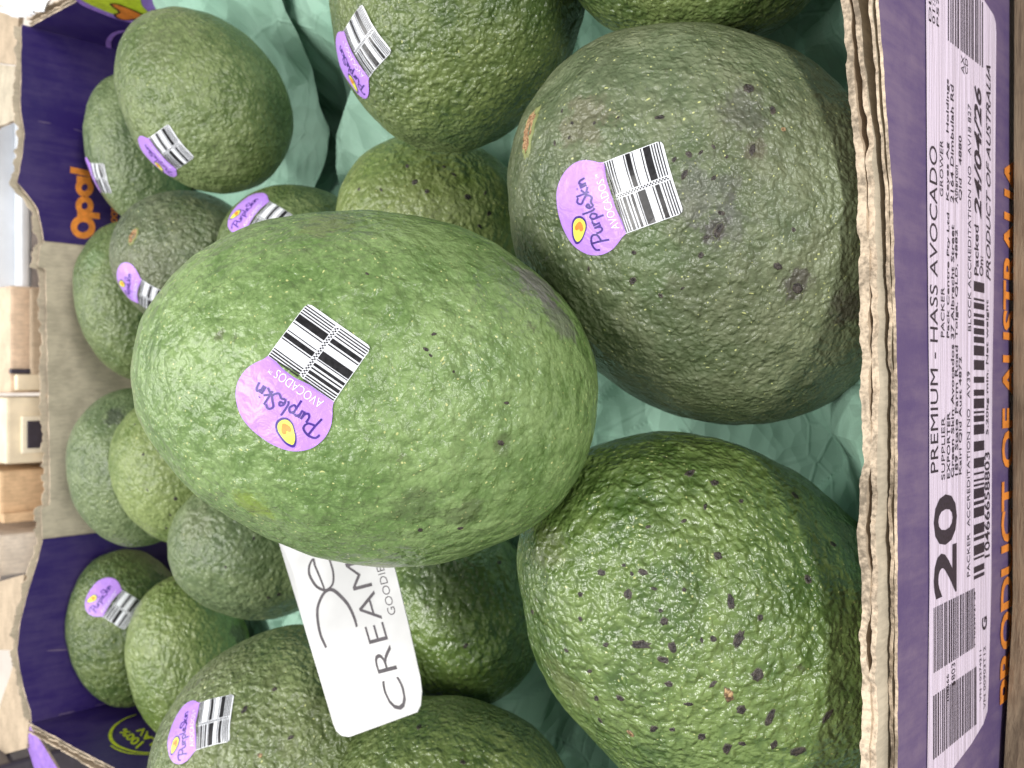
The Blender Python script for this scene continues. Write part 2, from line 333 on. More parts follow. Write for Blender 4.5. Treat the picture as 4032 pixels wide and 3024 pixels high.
def sticker(A, px, py, tdir, width=17., off=.22, text=True, crease=False):
    P0, _ = hit_px(A, px*V, py*V); n = smooth_n(A, P0); sc = width/16.
    tv = (-UP)*tdir[0]+(-RT)*tdir[1]; vd = (P0-CAM)/np.linalg.norm(P0-CAM); tv = tv-vd*np.dot(tv, n)/np.dot(vd, n); tv /= np.linalg.norm(tv); vv = np.cross(n, tv)
    W = lambda off: (lambda g: (lambda p: g(np.asarray(p)*sc)))(wrap(A, P0, n, tv, vv, off))
    base = Print(); base.add(shape2d(cap_outline(), 1.6), 0)
    H = 13.0
    rect = [(-7.9, -.2), (7.9, -.2)]+[(7.9, y) for y in (-4, -8)]+[(7.9, -H+1.1), (7.6, -H+.3), (6.9, -H), (2, -H), (-2, -H), (-6.9, -H), (-7.6, -H+.3), (-7.9, -H+1.1)]+[(-7.9, y) for y in (-8, -4)]
    base.add(shape2d(rect, 1.6), 1)
    st = base.build('fruit_sticker', W(off), [M['stick'], M['stick_w']], A.o)
    def bar(x0, x1, y, h):
        k = 7; xs = np.linspace(x0, x1, k); v = [(x, -y) for x in xs]+[(x, -y-h) for x in xs]; return np.array(v), [(i, k+i, k+i+1, i+1) for i in range(k-1)]
    b = Print()
    for y, h in bars_right(): b.add(bar(.55, 7.75, y, h))
    for y, h in bars_left(): b.add(bar(-7.75, -.55, y, h))
    yy = .8; j = 0
    while yy < H-.7:
        b.add(bar(-.35+.35*(j % 2), 0.+.35*(j % 2), yy, .3)); yy += .33; j += 1
    b.build('barcode', W(off+.10), [M['bar']], st)
    L = Print()
    script_word('PurpleSkin', -7.9, 4.5, 1.68, .06, .42, L, 0)
    L.build('script_lettering', W(off+.10), [M['violet']], st)
    L = Print(); quad_text(L, 'AVOCADOS', (-6.3, .7), (4.6, .7), (4.6, 2.5), (-6.3, 2.5), -.012); quad_text(L, 'TM', (5.1, 1.7), (6.0, 1.7), (6.0, 2.4), (5.1, 2.4))
    L.build('white_lettering', W(off+.10), [M['white']], st)
    E_ = Print(); a = math.radians(58); rot, body = emblem(E_, -3.6, 10.0, 2.25, a, (0,), .16)
    E_.build('emblem_outline', W(off+.10), [M['violet']], st)
    E_ = Print(); E_.add(shape2d(smooth_line(rot(body, 1), 4, True)), 0); E_.build('emblem', W(off+.16), [M['yolk']], st)
    E_ = Print(); E_.add(shape2d(smooth_line(rot(HEART, .48, 0, -.38), 4, True)), 0); E_.build('emblem_heart', W(off+.22), [M['heart']], st)
    return st
def scar(A, px, py, d, mat='scar', name='skin_scar'):
    P0, n = hit_px(A, px, py)
    n = smooth_n(A, P0, 2.5); t = np.linalg.norm(P0-CAM); r = d*t/F*.5*1.0
    tv = np.cross(n, (random.uniform(-1, 1), random.uniform(-1, 1), random.uniform(-1, 1))); tv /= np.linalg.norm(tv); vv = np.cross(n, tv)
    asp = random.uniform(1., 2.1); ns = 14; rr = [1+random.uniform(-.22, .22) for _ in range(ns)]
    p2 = [(0, 0)]; hh = [-.05]
    for q_, h in ((.42, .08), (.72, .2), (1.15, -.12)):
        for i in range(ns):
            a = 2*math.pi*i/ns; k = q_*r*(rr[i] if q_ > .5 else 1); p2.append((math.cos(a)*k*asp**.5, math.sin(a)*k/asp**.5)); hh.append(h+random.uniform(-.05, .05))
    base = wrap(A, P0, n, tv, vv, 0.)(p2); w = base+n*(np.array(hh)*min(1., .35+r*.5))[:, None]
    f = [(0, 1+i, 1+(i+1) % ns) for i in range(ns)]
    for k in range(2):
        for i in range(ns): a = 1+k*ns; f.append((a+i, a+ns+i, a+ns+(i+1) % ns, a+(i+1) % ns))
    o = mk(name, w, f, [M[mat]], A.o, smooth=True); o.data.attributes.new('edge', 'FLOAT', 'POINT').data.foreach_set('value', np.array([1.]+[1.]*ns+[.6]*ns+[0.]*ns, np.float32)); return o
def stem_scar(A, px, py, rx, ry, ang):
    P0, _ = hit_px(A, px*V, py*V); n = smooth_n(A, P0, 5); tv = (-UP)*math.cos(ang)+(-RT)*math.sin(ang); tv -= n*np.dot(tv, n); tv /= np.linalg.norm(tv); vv = np.cross(n, tv)
    ns = 40; p2 = []; hh = []; rings = ((.25, -.2), (.6, .25), (.85, .1), (1.0, .45), (1.15, .4), (1.3, -.3))
    for q_, h in rings:
        for i in range(ns):
            a = 2*math.pi*i/ns; k = q_*(1+(random.uniform(-.16, .16) if q_ > .5 else 0)); p2.append((math.cos(a)*k*rx, math.sin(a)*k*ry)); hh.append(h+random.uniform(-.22, .22)*(q_ < 1.1))
    w = wrap(A, P0, n, tv, vv, 0.)(p2)+n*np.array(hh)[:, None]
    f = [tuple(range(ns))]; mi = [0]
    for k in range(len(rings)-1):
        for i in range(ns): f.append((k*ns+i, (k+1)*ns+i, (k+1)*ns+(i+1) % ns, k*ns+(i+1) % ns)); mi.append(0 if k < 3 else 1)
    return mk('stem_scar', w, f, [M['stem'], M['stem_rim']], A.o, mi, smooth=True)

g_bright = ((.103, .185, .046), (.206, .308, .108)); g_dark = ((.058, .098, .024), (.145, .192, .060)); g_olive = ((.082, .116, .052), (.168, .200, .110)); g_blue = ((.082, .128, .046), (.170, .222, .098)); g_lime = ((.122, .186, .038), (.235, .302, .100)); g_mid = ((.086, .132, .036), (.178, .230, .088)); g_deep = ((.054, .108, .018), (.152, .226, .058))
AV = {}
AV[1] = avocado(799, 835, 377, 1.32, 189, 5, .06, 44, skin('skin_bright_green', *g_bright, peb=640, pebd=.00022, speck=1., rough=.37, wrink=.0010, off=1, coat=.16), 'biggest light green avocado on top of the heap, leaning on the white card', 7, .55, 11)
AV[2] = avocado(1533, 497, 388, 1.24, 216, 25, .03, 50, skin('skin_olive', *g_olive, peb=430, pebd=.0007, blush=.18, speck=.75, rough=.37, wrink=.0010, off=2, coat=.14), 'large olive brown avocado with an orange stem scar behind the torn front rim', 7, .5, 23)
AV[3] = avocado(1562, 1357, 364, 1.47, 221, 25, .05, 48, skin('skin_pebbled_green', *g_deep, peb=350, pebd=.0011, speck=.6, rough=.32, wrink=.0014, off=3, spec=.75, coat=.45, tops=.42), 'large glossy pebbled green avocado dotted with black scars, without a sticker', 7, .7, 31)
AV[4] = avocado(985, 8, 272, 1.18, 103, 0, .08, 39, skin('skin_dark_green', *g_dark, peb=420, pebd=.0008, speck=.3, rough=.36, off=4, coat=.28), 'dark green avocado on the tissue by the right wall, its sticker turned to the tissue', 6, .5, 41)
AV[5] = avocado(1500, -182, 282, 1.12, 20, 0, .04, 36, skin('skin_dark_pebbled', *g_dark, peb=400, pebd=.0009, speck=.3, off=5, coat=.28), 'dark pebbled avocado cut off at the picture edge by the front right corner', 6, .5, 43)  # the fruit's own dark green skin, pebbled
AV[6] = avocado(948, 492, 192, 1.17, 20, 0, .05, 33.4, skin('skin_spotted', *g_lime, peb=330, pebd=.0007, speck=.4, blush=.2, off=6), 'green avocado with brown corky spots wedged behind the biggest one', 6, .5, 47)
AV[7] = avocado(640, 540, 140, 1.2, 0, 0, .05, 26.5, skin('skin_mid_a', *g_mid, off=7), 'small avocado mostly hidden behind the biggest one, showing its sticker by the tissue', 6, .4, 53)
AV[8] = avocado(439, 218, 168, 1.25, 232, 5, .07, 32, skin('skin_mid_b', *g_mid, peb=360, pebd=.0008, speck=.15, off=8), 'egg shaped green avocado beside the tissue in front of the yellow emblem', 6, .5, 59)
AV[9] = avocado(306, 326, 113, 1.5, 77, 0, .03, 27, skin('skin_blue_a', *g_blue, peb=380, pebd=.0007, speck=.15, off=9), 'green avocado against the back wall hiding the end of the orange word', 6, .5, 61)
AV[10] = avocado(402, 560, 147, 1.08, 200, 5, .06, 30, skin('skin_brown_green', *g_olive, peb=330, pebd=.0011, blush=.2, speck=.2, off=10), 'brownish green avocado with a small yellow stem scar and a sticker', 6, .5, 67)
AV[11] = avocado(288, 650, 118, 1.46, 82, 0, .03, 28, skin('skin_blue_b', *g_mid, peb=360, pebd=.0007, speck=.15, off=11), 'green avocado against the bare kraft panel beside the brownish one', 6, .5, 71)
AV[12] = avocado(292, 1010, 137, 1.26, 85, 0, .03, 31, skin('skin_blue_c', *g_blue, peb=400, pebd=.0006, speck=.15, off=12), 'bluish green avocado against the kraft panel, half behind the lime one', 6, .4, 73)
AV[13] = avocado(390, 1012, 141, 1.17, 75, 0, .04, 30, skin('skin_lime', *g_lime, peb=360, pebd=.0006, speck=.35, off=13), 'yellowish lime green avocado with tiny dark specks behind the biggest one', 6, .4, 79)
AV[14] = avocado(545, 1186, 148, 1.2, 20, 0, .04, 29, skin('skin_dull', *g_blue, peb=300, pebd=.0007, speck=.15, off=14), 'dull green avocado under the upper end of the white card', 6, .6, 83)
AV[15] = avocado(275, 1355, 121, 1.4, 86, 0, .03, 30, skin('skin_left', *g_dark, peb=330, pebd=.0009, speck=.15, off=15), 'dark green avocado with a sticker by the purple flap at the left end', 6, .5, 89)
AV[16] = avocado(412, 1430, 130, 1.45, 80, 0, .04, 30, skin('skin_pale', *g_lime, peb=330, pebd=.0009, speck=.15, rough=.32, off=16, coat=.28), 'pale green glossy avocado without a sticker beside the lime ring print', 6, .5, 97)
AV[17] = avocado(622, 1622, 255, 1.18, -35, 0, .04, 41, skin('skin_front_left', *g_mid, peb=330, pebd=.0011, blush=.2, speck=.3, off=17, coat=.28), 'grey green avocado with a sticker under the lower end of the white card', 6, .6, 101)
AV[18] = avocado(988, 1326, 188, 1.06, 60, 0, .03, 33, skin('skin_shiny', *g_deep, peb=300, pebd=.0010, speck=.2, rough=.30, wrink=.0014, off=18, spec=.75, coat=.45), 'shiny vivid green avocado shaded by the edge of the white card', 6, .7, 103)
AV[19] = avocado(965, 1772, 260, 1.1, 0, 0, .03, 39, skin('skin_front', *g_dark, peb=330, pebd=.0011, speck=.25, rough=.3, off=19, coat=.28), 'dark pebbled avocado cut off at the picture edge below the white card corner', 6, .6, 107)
for k, px, py, td in ((1, 648, 820, (-.82, -.57)), (2, 1325.4, 428.4, (-.303, -.953)), (4, 765.5, 119, (-.468, -.883)), (7, 553, 464.6, (.618, -.786)), (8, 349.5, 334, (-.66, -.75)), (9, 204, 383.6, (-.35, -.93)), (10, 299, 631, (.12, -.99)), (15, 241.6, 1302.5, (.58, -.81)), (17, 424, 1568, (.10, -.995))):
    sticker(AV[k], px, py, td, width={1: 17.2, 2: 17.6, 4: 16., 7: 15.5, 8: 15.5, 9: 15., 10: 15., 15: 16., 17: 15.5}.get(k, 17.))
def scars(k, ox, oy, sc, L, mat='scar'):
    for x, y, d in L: scar(AV[k], ox+x/sc, oy+y/sc, d*1.9/sc, mat)
scars(3, 2000, 1500, 1.0887, [(780, 395, 20), (885, 437, 18), (1230, 490, 18), (900, 750, 18), (845, 540, 12), (755, 600, 10), (600, 625, 9), (400, 822, 17), (497, 790, 9), (530, 825, 9), (578, 820, 16), (515, 915, 22), (625, 890, 10), (755, 895, 10), (955, 945, 22), (1285, 850, 20), (1080, 1015, 14), (670, 1030, 18), (655, 985, 9), (570, 1130, 30), (705, 1140, 20), (665, 1195, 20), (880, 1105, 14), (830, 1110, 9), (990, 1105, 28), (420, 1130, 12), (310, 1020, 12), (105, 990, 12), (250, 1155, 11), (1070, 1260, 26), (690, 1300, 16), (878, 1300, 14), (1000, 1410, 22), (1125, 1440, 26), (480, 1360, 18), (775, 1385, 13), (625, 1490, 17), (705, 1495, 12), (830, 1525, 18), (940, 1575, 24), (1005, 1555, 13), (1140, 1560, 18), (1240, 1590, 28), (1370, 1435, 24), (395, 1455, 14), (380, 1360, 14), (350, 1245, 11), (1395, 700, 14), (1000, 515, 12), (310, 915, 12)])
scars(3, 2000, 1500, 1.0887, [(945, 1345, 28), (525, 1510, 16)], 'scar_tan')
scars(2, 2000, 0, 1.383, [(825, 640, 20), (1310, 480, 30), (1440, 600, 22), (1330, 815, 26), (960, 950, 22), (1120, 970, 14), (1145, 1255, 34), (1160, 1160, 18), (1080, 1290, 16), (1050, 1390, 18), (680, 1530, 20), (1470, 1450, 24), (1575, 1565, 36), (295, 605, 10), (350, 670, 12), (255, 780, 11), (335, 750, 11), (470, 670, 10), (600, 640, 8), (985, 840, 18), (905, 870, 14), (1190, 855, 10), (1050, 830, 12), (1120, 800, 12), (830, 1610, 14), (685, 1375, 14), (440, 1465, 12), (950, 1570, 9), (1555, 1250, 12)])
scars(2, 2000, 0, 1.383, [(1500, 705, 15)], 'scar_tan')
scars(1, 900, 900, 1.659, [(1340, 690, 14), (1290, 790, 16), (1320, 830, 11), (1815, 1140, 15), (1470, 935, 9), (1780, 1400, 22), (905, 295, 11)])
scars(1, 1000, 1900, 1.476, [(965, 275, 16), (1200, 265, 16)])
scars(6, 1100, 0, 1.659, [(835, 1085, 16), (1075, 1090, 12), (1140, 1140, 14), (885, 1190, 20), (965, 1250, 16), (665, 1240, 12), (1230, 1285, 22), (1345, 1260, 12), (1370, 1395, 16), (1310, 1480, 14), (520, 1235, 12)])
scars(17, 0, 1900, 1.476, [(1595, 1200, 14), (1420, 1320, 18), (1690, 1480, 14)]); scars(17, 0, 1900, 1.476, [(1510, 1585, 14)], 'scar_tan')
scars(13, 0, 1900, 1.476, [(855, 45, 7), (1020, 95, 11), (990, 190, 7), (965, 265, 7)]); scars(13, 0, 900, 1.659, [(935, 1475, 9), (880, 1280, 7)])
scars(14, 0, 1900, 1.476, [(1620, 650, 12), (1560, 670, 10), (1310, 490, 8), (1475, 325, 8)])
scars(18, 1000, 1900, 1.476, [(1230, 950, 14), (1425, 465, 14)]); scars(19, 1000, 1900, 1.476, [(960, 1420, 18), (1215, 1625, 16)])
def patch(A, vx, vy, r, color, amt):              # a scuff or blotch fixed to one spot of one fruit
    P0, _ = hit_px(A, vx*V, vy*V); p = (P0-A.c)*MM; mt = A.o.data.materials[0]; t = mt.node_tree; b = t.nodes['Principled BSDF']; src = b.inputs['Base Color'].links[0].from_socket
    co = t.nodes.new('ShaderNodeTexCoord'); nz = t.nodes.new('ShaderNodeTexNoise'); nz.inputs['Scale'].default_value = 210; nz.inputs['Detail'].default_value = 5; nz.inputs['Roughness'].default_value = .68; t.links.new(co.outputs['Object'], nz.inputs['Vector'])
    ds = t.nodes.new('ShaderNodeVectorMath'); ds.operation = 'DISTANCE'; t.links.new(co.outputs['Object'], ds.inputs[0]); ds.inputs[1].default_value = tuple(p)
    m1 = t.nodes.new('ShaderNodeMath'); m1.operation = 'MULTIPLY_ADD'; t.links.new(nz.outputs[0], m1.inputs[0]); m1.inputs[1].default_value = r*MM*1.9; t.links.new(ds.outputs['Value'], m1.inputs[2])
    mr = t.nodes.new('ShaderNodeMapRange'); mr.interpolation_type = 'SMOOTHSTEP'; t.links.new(m1.outputs[0], mr.inputs[0]); mr.inputs[1].default_value = r*MM*1.35; mr.inputs[2].default_value = r*MM*1.75; mr.inputs[3].default_value = amt; mr.inputs[4].default_value = 0
    mx = t.nodes.new('ShaderNodeMix'); mx.data_type = 'RGBA'; t.links.new(mr.outputs[0], mx.inputs[0]); t.links.new(src, mx.inputs[6]); mx.inputs[7].default_value = tuple(color)+(1,); t.links.new(mx.outputs[2], b.inputs['Base Color'])
for a_ in ((1160, 610, 12, (.17, .15, .155), .7), (1215, 690, 9, (.13, .12, .12), .6), (548, 1095, 7, (.17, .25, .03), .8), (1085, 955, 4, (.06, .07, .03), .35), (900, 1090, 7, (.06, .09, .03), .5), (1000, 1110, 6, (.06, .08, .03), .55), (700, 480, 10, (.14, .16, .06), .5), (820, 1222, 7, (.34, .34, .22), .6)): patch(AV[1], *a_)
for a_ in ((1520, 420, 11, (.10, .095, .10), .4), (1560, 480, 9, (.09, .085, .09), .4), (1610, 240, 9, (.08, .075, .075), .45), (1640, 325, 4, (.10, .075, .06), .5), (1400, 560, 12, (.10, .15, .06), .5), (1720, 610, 6, (.05, .035, .04), .7), (1830, 665, 8, (.06, .04, .045), .6), (1540, 500, 5, (.04, .03, .035), .7), (1260, 260, 10, (.15, .13, .085), .5)): patch(AV[2], *a_)
for a_ in ((1180, 1180, 9, (.12, .14, .05), .5), (1230, 1480, 12, (.15, .17, .07), .5), (1850, 1180, 12, (.06, .07, .03), .6)): patch(AV[3], *a_)
for a_ in ((520, 1370, 9, (.06, .05, .03), .7), (445, 1280, 8, (.20, .26, .08), .5)): patch(AV[16], *a_)
patch(AV[12], 245, 900, 8, (.04, .05, .035), .7); patch(AV[11], 200, 560, 9, (.16, .24, .11), .5); patch(AV[8], 330, 100, 14, (.13, .16, .07), .5); patch(AV[14], 420, 1130, 14, (.17, .20, .10), .5)
stem_scar(AV[2], 1143, 282, 2.0, 5.4, math.radians(12)); stem_scar(AV[10], 288, 510, 1.6, 3.2, math.radians(25))

# ---------------------------------------------------------------- tray
tray = empty('cardboard_tray', (0, 225, 0)); tag(tray, 'open purple printed cardboard fruit tray with torn rims holding the avocados', 'fruit tray')
def sheet(name, x, y, zb, zt, th, mats, parent, wav=0., rag=0., seed=0, nz=7, nrm=(0, 1), edge=1):
    # an upright board sheet along a polyline x(s), y(s); ragged top edge; thickness along nrm
    x = np.asarray(x, float); y = np.asarray(y, float); n = len(x); zt = np.broadcast_to(np.asarray(zt, float), n).copy(); zb = np.broadcast_to(np.asarray(zb, float), n)
    s = np.concatenate([[0], np.cumsum(np.hypot(np.diff(x), np.diff(y)))]); zt += rag*(n1(s/3.1, seed)+.7*n1(s/.9, seed+1))
    off = wav*(n1(s/14., seed+2)+.5*n1(s/5., seed+3)); vs = []
    for side in (0, 1):
        for j in range(nz+1):
            k = (j/nz)**.7; z = zb+(zt-zb)*k; o = off*k**3+side*th; vs.append(np.stack([x+nrm[0]*o, y+nrm[1]*o, z], 1))
    v = np.concatenate(vs); f = []; mi = []
    R = lambda side, j, i: (side*(nz+1)+j)*n+i
    for i in range(n-1):
        for j in range(nz):
            f.append((R(0, j, i), R(0, j, i+1), R(0, j+1, i+1), R(0, j+1, i))); mi.append(0)
            f.append((R(1, j, i+1), R(1, j, i), R(1, j+1, i), R(1, j+1, i+1))); mi.append(1)
        f.append((R(0, nz, i), R(0, nz, i+1), R(1, nz, i+1), R(1, nz, i))); mi.append(2)
    for i in (0, n-1):
        for j in range(nz): f.append((R(0, j, i), R(0, j+1, i), R(1, j+1, i), R(1, j, i))); mi.append(2)
    return mk(name, v, f, mats, parent, mi, smooth=False)
K, KE, KI = M['kraft'], M['kraft_edge'], M['kraft_in']
fx = np.arange(-184, 184.1, .8)
zo = np.interp(fx, [-184, -108, 0, 45, 84, 184], [90, 89.6, 89.8, 93, 101, 103])
front = sheet('front_wall', fx, fx*0, 0, zo, .7, [M['purple_front'], K, KE], tray, .0, .35, 3)
def flute(name, x, y0, amp, period, zb, zt, parent, seed, rag=.6, nrm=(0, 1), crush=.5):
    s = np.asarray(x, float); yy = y0+amp*(1+np.sin(s*2*math.pi/period+2*n1(s/22., seed)))*.5*(1-crush*.5*(1+n1(s/13., seed+4)))
    return sheet(name, s, yy, zb, zt, .28, [K, K, KE], parent, .2, rag, seed, 4)
lean = .5+.5*n1(fx/31., 37)
sheet('liner', fx, .9+.5*lean+.25*n1(fx/7., 38), 30, zo-.25+.4*n1(fx/9., 36), .55+.5*(1-lean), [KI, K, KE], front, .3, .55, 8)
zi = np.interp(fx, [-184, -90, -40, 20, 60, 90, 184], [96, 96.5, 96, 95.5, 97, 101, 103])
yi = np.interp(fx, [-184, -80, -28, 18, 59, 88, 184], [5.2, 5.4, 5.6, 5.9, 6.8, 8.6, 9.])
bulge = np.clip(n1(fx/19., 77)+.1, 0, 1)*1.9
gap = np.clip(n1(fx/12., 78)+.25*n1(fx/3., 79), 0, 1)          # where the crushed board has split open
inner = sheet('inner_wall', fx, yi-1.6+1.2*gap, 0, zi-.4+.6*n1(fx/6., 80), 2.0-.5*gap+.8*bulge+.25*n1(fx/2.5, 81), [K, KI, KE], tray, .25, .5, 12, nz=9)
sheet('liner', fx, yi-3.0+.4*n1(fx/9., 31), 30, zi-.8+.8*n1(fx/7., 82), 1.5-.5*gap+.2*n1(fx/3., 83), [KI, K, KE], inner, .25, .7, 19)
# printed label on the front wall, text laid out on the wall's own plane
def FW(px, py, y=0.): p = on_y(px, py, y); return (p[0], p[2])
def wall_map(y): return lambda p: np.stack([p[:, 0], np.full(len(p), y), p[:, 1]], 1)
lab = [FW(3639, -150), FW(3920, -170), FW(3922, 20)][0:0]
lab = [FW(3640, -330), FW(3648, 900), FW(3655, 1600), FW(3656, 2290), FW(3646, 3130), FW(3700, 3090), FW(3820, 2930), FW(3868, 2850), FW(3884, 2800), FW(3889, 2700), FW(3900, 2300), FW(3903, 1540), FW(3914, 790), FW(3919, 130), FW(3917, 90), FW(3909, 60), FW(3870, 0), FW(3800, -130), FW(3700, -290)]
lp = Print(); lp.add(shape2d(lab))
label = lp.build('shipping_label', wall_map(-.25), [M['label']], tray)
T = Print()
def line(s, xt, xb, ys, ye, bold=0., it=0., dx=0):
    # s between photo rows ys (start) and ye (end); xt/xb the top and foot of its letters in photo columns
    a = FW((xt+xb)/2+dx*0, ys); b = FW((xt+xb)/2+dx, ye); zt = FW(xt, (ys+ye)/2)[1]; zb = FW(xb, (ys+ye)/2)[1]; h = (zt-zb)/2
    quad_text(T, s, (a[0]-it, a[1]-h), (b[0]-it, b[1]-h), (b[0]+it, b[1]+h), (a[0]+it, a[1]+h), bold)
line('PREMIUM - HASS AVOCADO', 3660, 3690, 1861, 575, 0., 0, -5)
line('SUPPLIER', 3702, 3716, 1890, 1642); line('PACKER', 3700, 3714, 1328, 1131); line('GROWER', 3696, 3709, 774, 552)
for s, a, b in (('EXPORTER', 1884, 1622), ('Green Skin Avocados', 1880, 1356), ('189 State Farm Road', 1872, 1360), ('Kairi Qld Aust 4872', 1868, 1405)):
    i = ['EXPORTER', 'Green Skin Avocados', '189 State Farm Road', 'Kairi Qld Aust 4872'].index(s); line(s, 3724+i*15.6, 3736.5+i*15.6, a, b, .012)
for i, (s, a, b) in enumerate((('Pack Centre Pty Ltd', 1331, 839), ('37 Albrecht Street', 1336, 885), ('Tolga, QLD, 4882', 1332, 905))): line(s, 3723+i*16.5, 3736+i*16.5, a, b, .012)
for i, (s, a, b) in enumerate((('Keyes Ag  Holdings', 790, 312), ('2164 Dimbulah Rd', 798, 335), ('Atherton', 800, 650), ('Qld   4880', 790, 535))): line(s, 3721+i*16.5, 3734+i*16.5, a, b, .012)
line('PACKER  ACCREDITATION NO   AV39', 3803, 3815, 2270, 1462); line('BLOCK ACCREDITATION NO   AV18 827', 3807, 3819, 1304, 412)
line('10466658803', 3872, 3893, 2194, 1780, .015); line('5.20kg min. Net weight', 3878, 3890, 1712, 1180, .01)
line('Packed', 3832, 3849, 1085, 886, .015); line('On:', 3852, 3867, 1088, 1008, .015); line('24/04/26', 3832, 3860, 848, 340, .025, .8)
line('PRODUCT OF AUSTRALIA', 3879, 3896, 1098, 248, .012, .5); line('20', 3673, 3764, 2348, 1946, .022)
line('DLS', 3652, 3662, 85, -60); line('01:57', 3667, 3677, 95, -60); line('P572', 3683, 3692, 105, -60); line('G', 3862, 3882, 2480, 2428, .03)
line('VN 10274211', 3852, 3860, 2760, 2560); line('VN 00903T12', 3868, 3876, 2790, 2545); line('1 10254721 26', 3829, 3836, 2540, 2330)
line('AX', 3780, 3793, 290, 220); line('CD', 3795, 3806, 292, 232)
line('104666', 3722, 3732, 2760, 2655); line('5803', 3742, 3756, 2700, 2610)
T.build('label_lettering', wall_map(-.33), [M['ink']], label)
Bc = Print()
def bars(xt, xb, ys, ye, pat):                       # a run of upright bars
    a = FW((xt+xb)/2, ys)[0]; b = FW((xt+xb)/2, ye)[0]; zt = FW(xt, (ys+ye)/2)[1]; zb = FW(xb, (ys+ye)/2)[1]; tot = sum(pat); c = a
    for i, w in enumerate(pat):
        e = c+(b-a)*w/tot
        if i % 2 == 0: Bc.add((np.array([(c, zb), (e, zb), (e, zt), (c, zt)]), [(0, 1, 2, 3)]))
        c = e
random.seed(3)
bars(3830, 3871, 2273, 1111, [random.choice((1, 1.6, 2.8, 4.5)) if i % 2 == 0 else random.choice((1, 1.2, 2, 3)) for i in range(57)])
def ladder(z0, z1, xa, xb, pat):                     # a barcode lying on its side: bars stacked down the label
    tot = sum(pat); c = z0
    for i, w in enumerate(pat):
        e = c+(z1-z0)*w/tot
        if i % 2 == 0: Bc.add((np.array([(xa, e), (xb, e), (xb, c), (xa, c)]), [(0, 1, 2, 3)]))
        c = e
Bc.build('label_barcode', wall_map(-.33), [M['ink']], label)
P_ = lambda n: [random.choice((.8, 1.1, 1.6)) if i % 2 == 0 else random.choice((.9, 1.2, 1.9)) for i in range(n)]
z0 = FW(3672, 2550)[1]; z1 = FW(3832, 2500)[1]; Bc = Print(); ladder(z0, z1, FW(3750, 2600)[0], FW(3750, 2355)[0], P_(45)); Bc.build('label_barcode', wall_map(-.33), [M['ink']], label)
z0 = FW(3670, 2850)[1]; z1 = FW(3840, 2750)[1]; Bc = Print(); ladder(z0, z1, FW(3750, 2925)[0], FW(3750, 2685)[0], P_(47)); Bc.build('label_barcode', wall_map(-.33), [M['ink']], label)
z0 = FW(3728, 60)[1]; z1 = FW(3866, 150)[1]; Bc = Print(); ladder(z0, z1, FW(3790, 208)[0], FW(3790, -60)[0], P_(31)); Bc.build('label_barcode', wall_map(-.33), [M['ink']], label)
T = Print(); line('PRODUCT OF AUSTRALIA', 3934, 3982, 2757, 616, .03, 0, 18); T.build('front_lettering', wall_map(-.25), [M['orange']], tray)

# back wall: kraft board with two printed flaps, rim cut unevenly
BY = 445.
def BW(px, py, y=BY): p = on_y(px, py, y); return (p[0], p[2])
rimpx = [(85, 100), (83, 300), (80, 400), (86, 461), (98, 527), (87, 617), (68, 718), (119, 780), (148, 823), (165, 900), (172, 945), (174, 955), (160, 965), (147, 1048), (180, 1060), (184, 1300), (190, 1600), (197, 1900), (195, 1990), (163, 2000), (166, 2100), (168, 2130), (150, 2200), (110, 2330), (80, 2450), (68, 2560), (75, 2620), (95, 2720), (120, 2800), (124, 2840)]
rim = np.array([BW(*p) for p in rimpx][::-1])
bx = np.arange(rim[0, 0]-1, rim[-1, 0]+1, .9); bz = np.interp(bx, rim[:, 0], rim[:, 1])
XL, XR = bx[0], bx[-1]
back = sheet('back_wall', bx, 0*bx+BY+.9, 0, bz-.4, .8, [KI, K, KE], tray, .0, .25, 41)
flute('fluting', bx, BY+2.2, 2.4, 7, 50, bz-1.5, back, 45, .9)
sheet('outer_liner', bx, 0*bx+BY+5.2+1.8*np.clip(n1(bx/25., 5), 0, 1), 0, bz+1.0, .7, [KI, K, KE], back, .9, 1.2, 49)
kx0, kx1 = BW(260, 2112)[0], BW(260, 958)[0]
for a, b in ((XL, kx0), (kx1, XR)):
    sx = np.linspace(a, b, 140)
    fl = sheet('printed_flap', sx, 0*sx+BY-.1, 0, np.interp(sx, rim[:, 0], rim[:, 1]), .7, [M['purple'], K, KE], tray, .0, .15, 51)
    fl['label'] = 'printed purple flap on the left' if a == XL else 'printed purple flap on the right'
# crease scuffs on the flaps
for L in ([(185, 2562), (300, 2556)], [(230, 2815), (292, 2800)], [(375, 2778), (440, 2765)], [(150, 478), (200, 486)], [(290, 508), (330, 522)]):
    cr = Print(); cr.add(ribbon(smooth_line([BW(*p, BY-.2) for p in L], 5), .7, taper=True))
    cr.build('crease_wear', wall_map(BY-.35), [M['purple_front']], tray)
# orange word and the small line below it
T = Print()
OW = lambda px, py: BW(px, py, BY-.4)
ring = lambda x, y, rx, ry: smooth_line([OW(x+rx*math.cos(k*math.pi/6), y+ry*math.sin(k*math.pi/6)) for k in range(12)], 4, True)
T2 = Print()
for shp in (ribbon(ring(327, 894, 36, 33), 3.5, True), ribbon(ring(333, 810, 24, 26), 3.2, True), ribbon(np.array([OW(304, 843), OW(392, 851)]), 3.3), ribbon(ring(333, 738, 24, 26), 3.2, True), ribbon(np.array([OW(301, 704), OW(358, 711)]), 3.3), ribbon(np.array([OW(276, 668), OW(357, 686)]), 3.3)): (T if len(shp[0]) > 8 else T2).add(shp)
T2.build('orange_lettering', wall_map(BY-.55), [M['orange']], tray)
c = [BW(462, 895, BY-.3), BW(462, 600, BY-.3), BW(436, 600, BY-.3), BW(436, 895, BY-.3)]
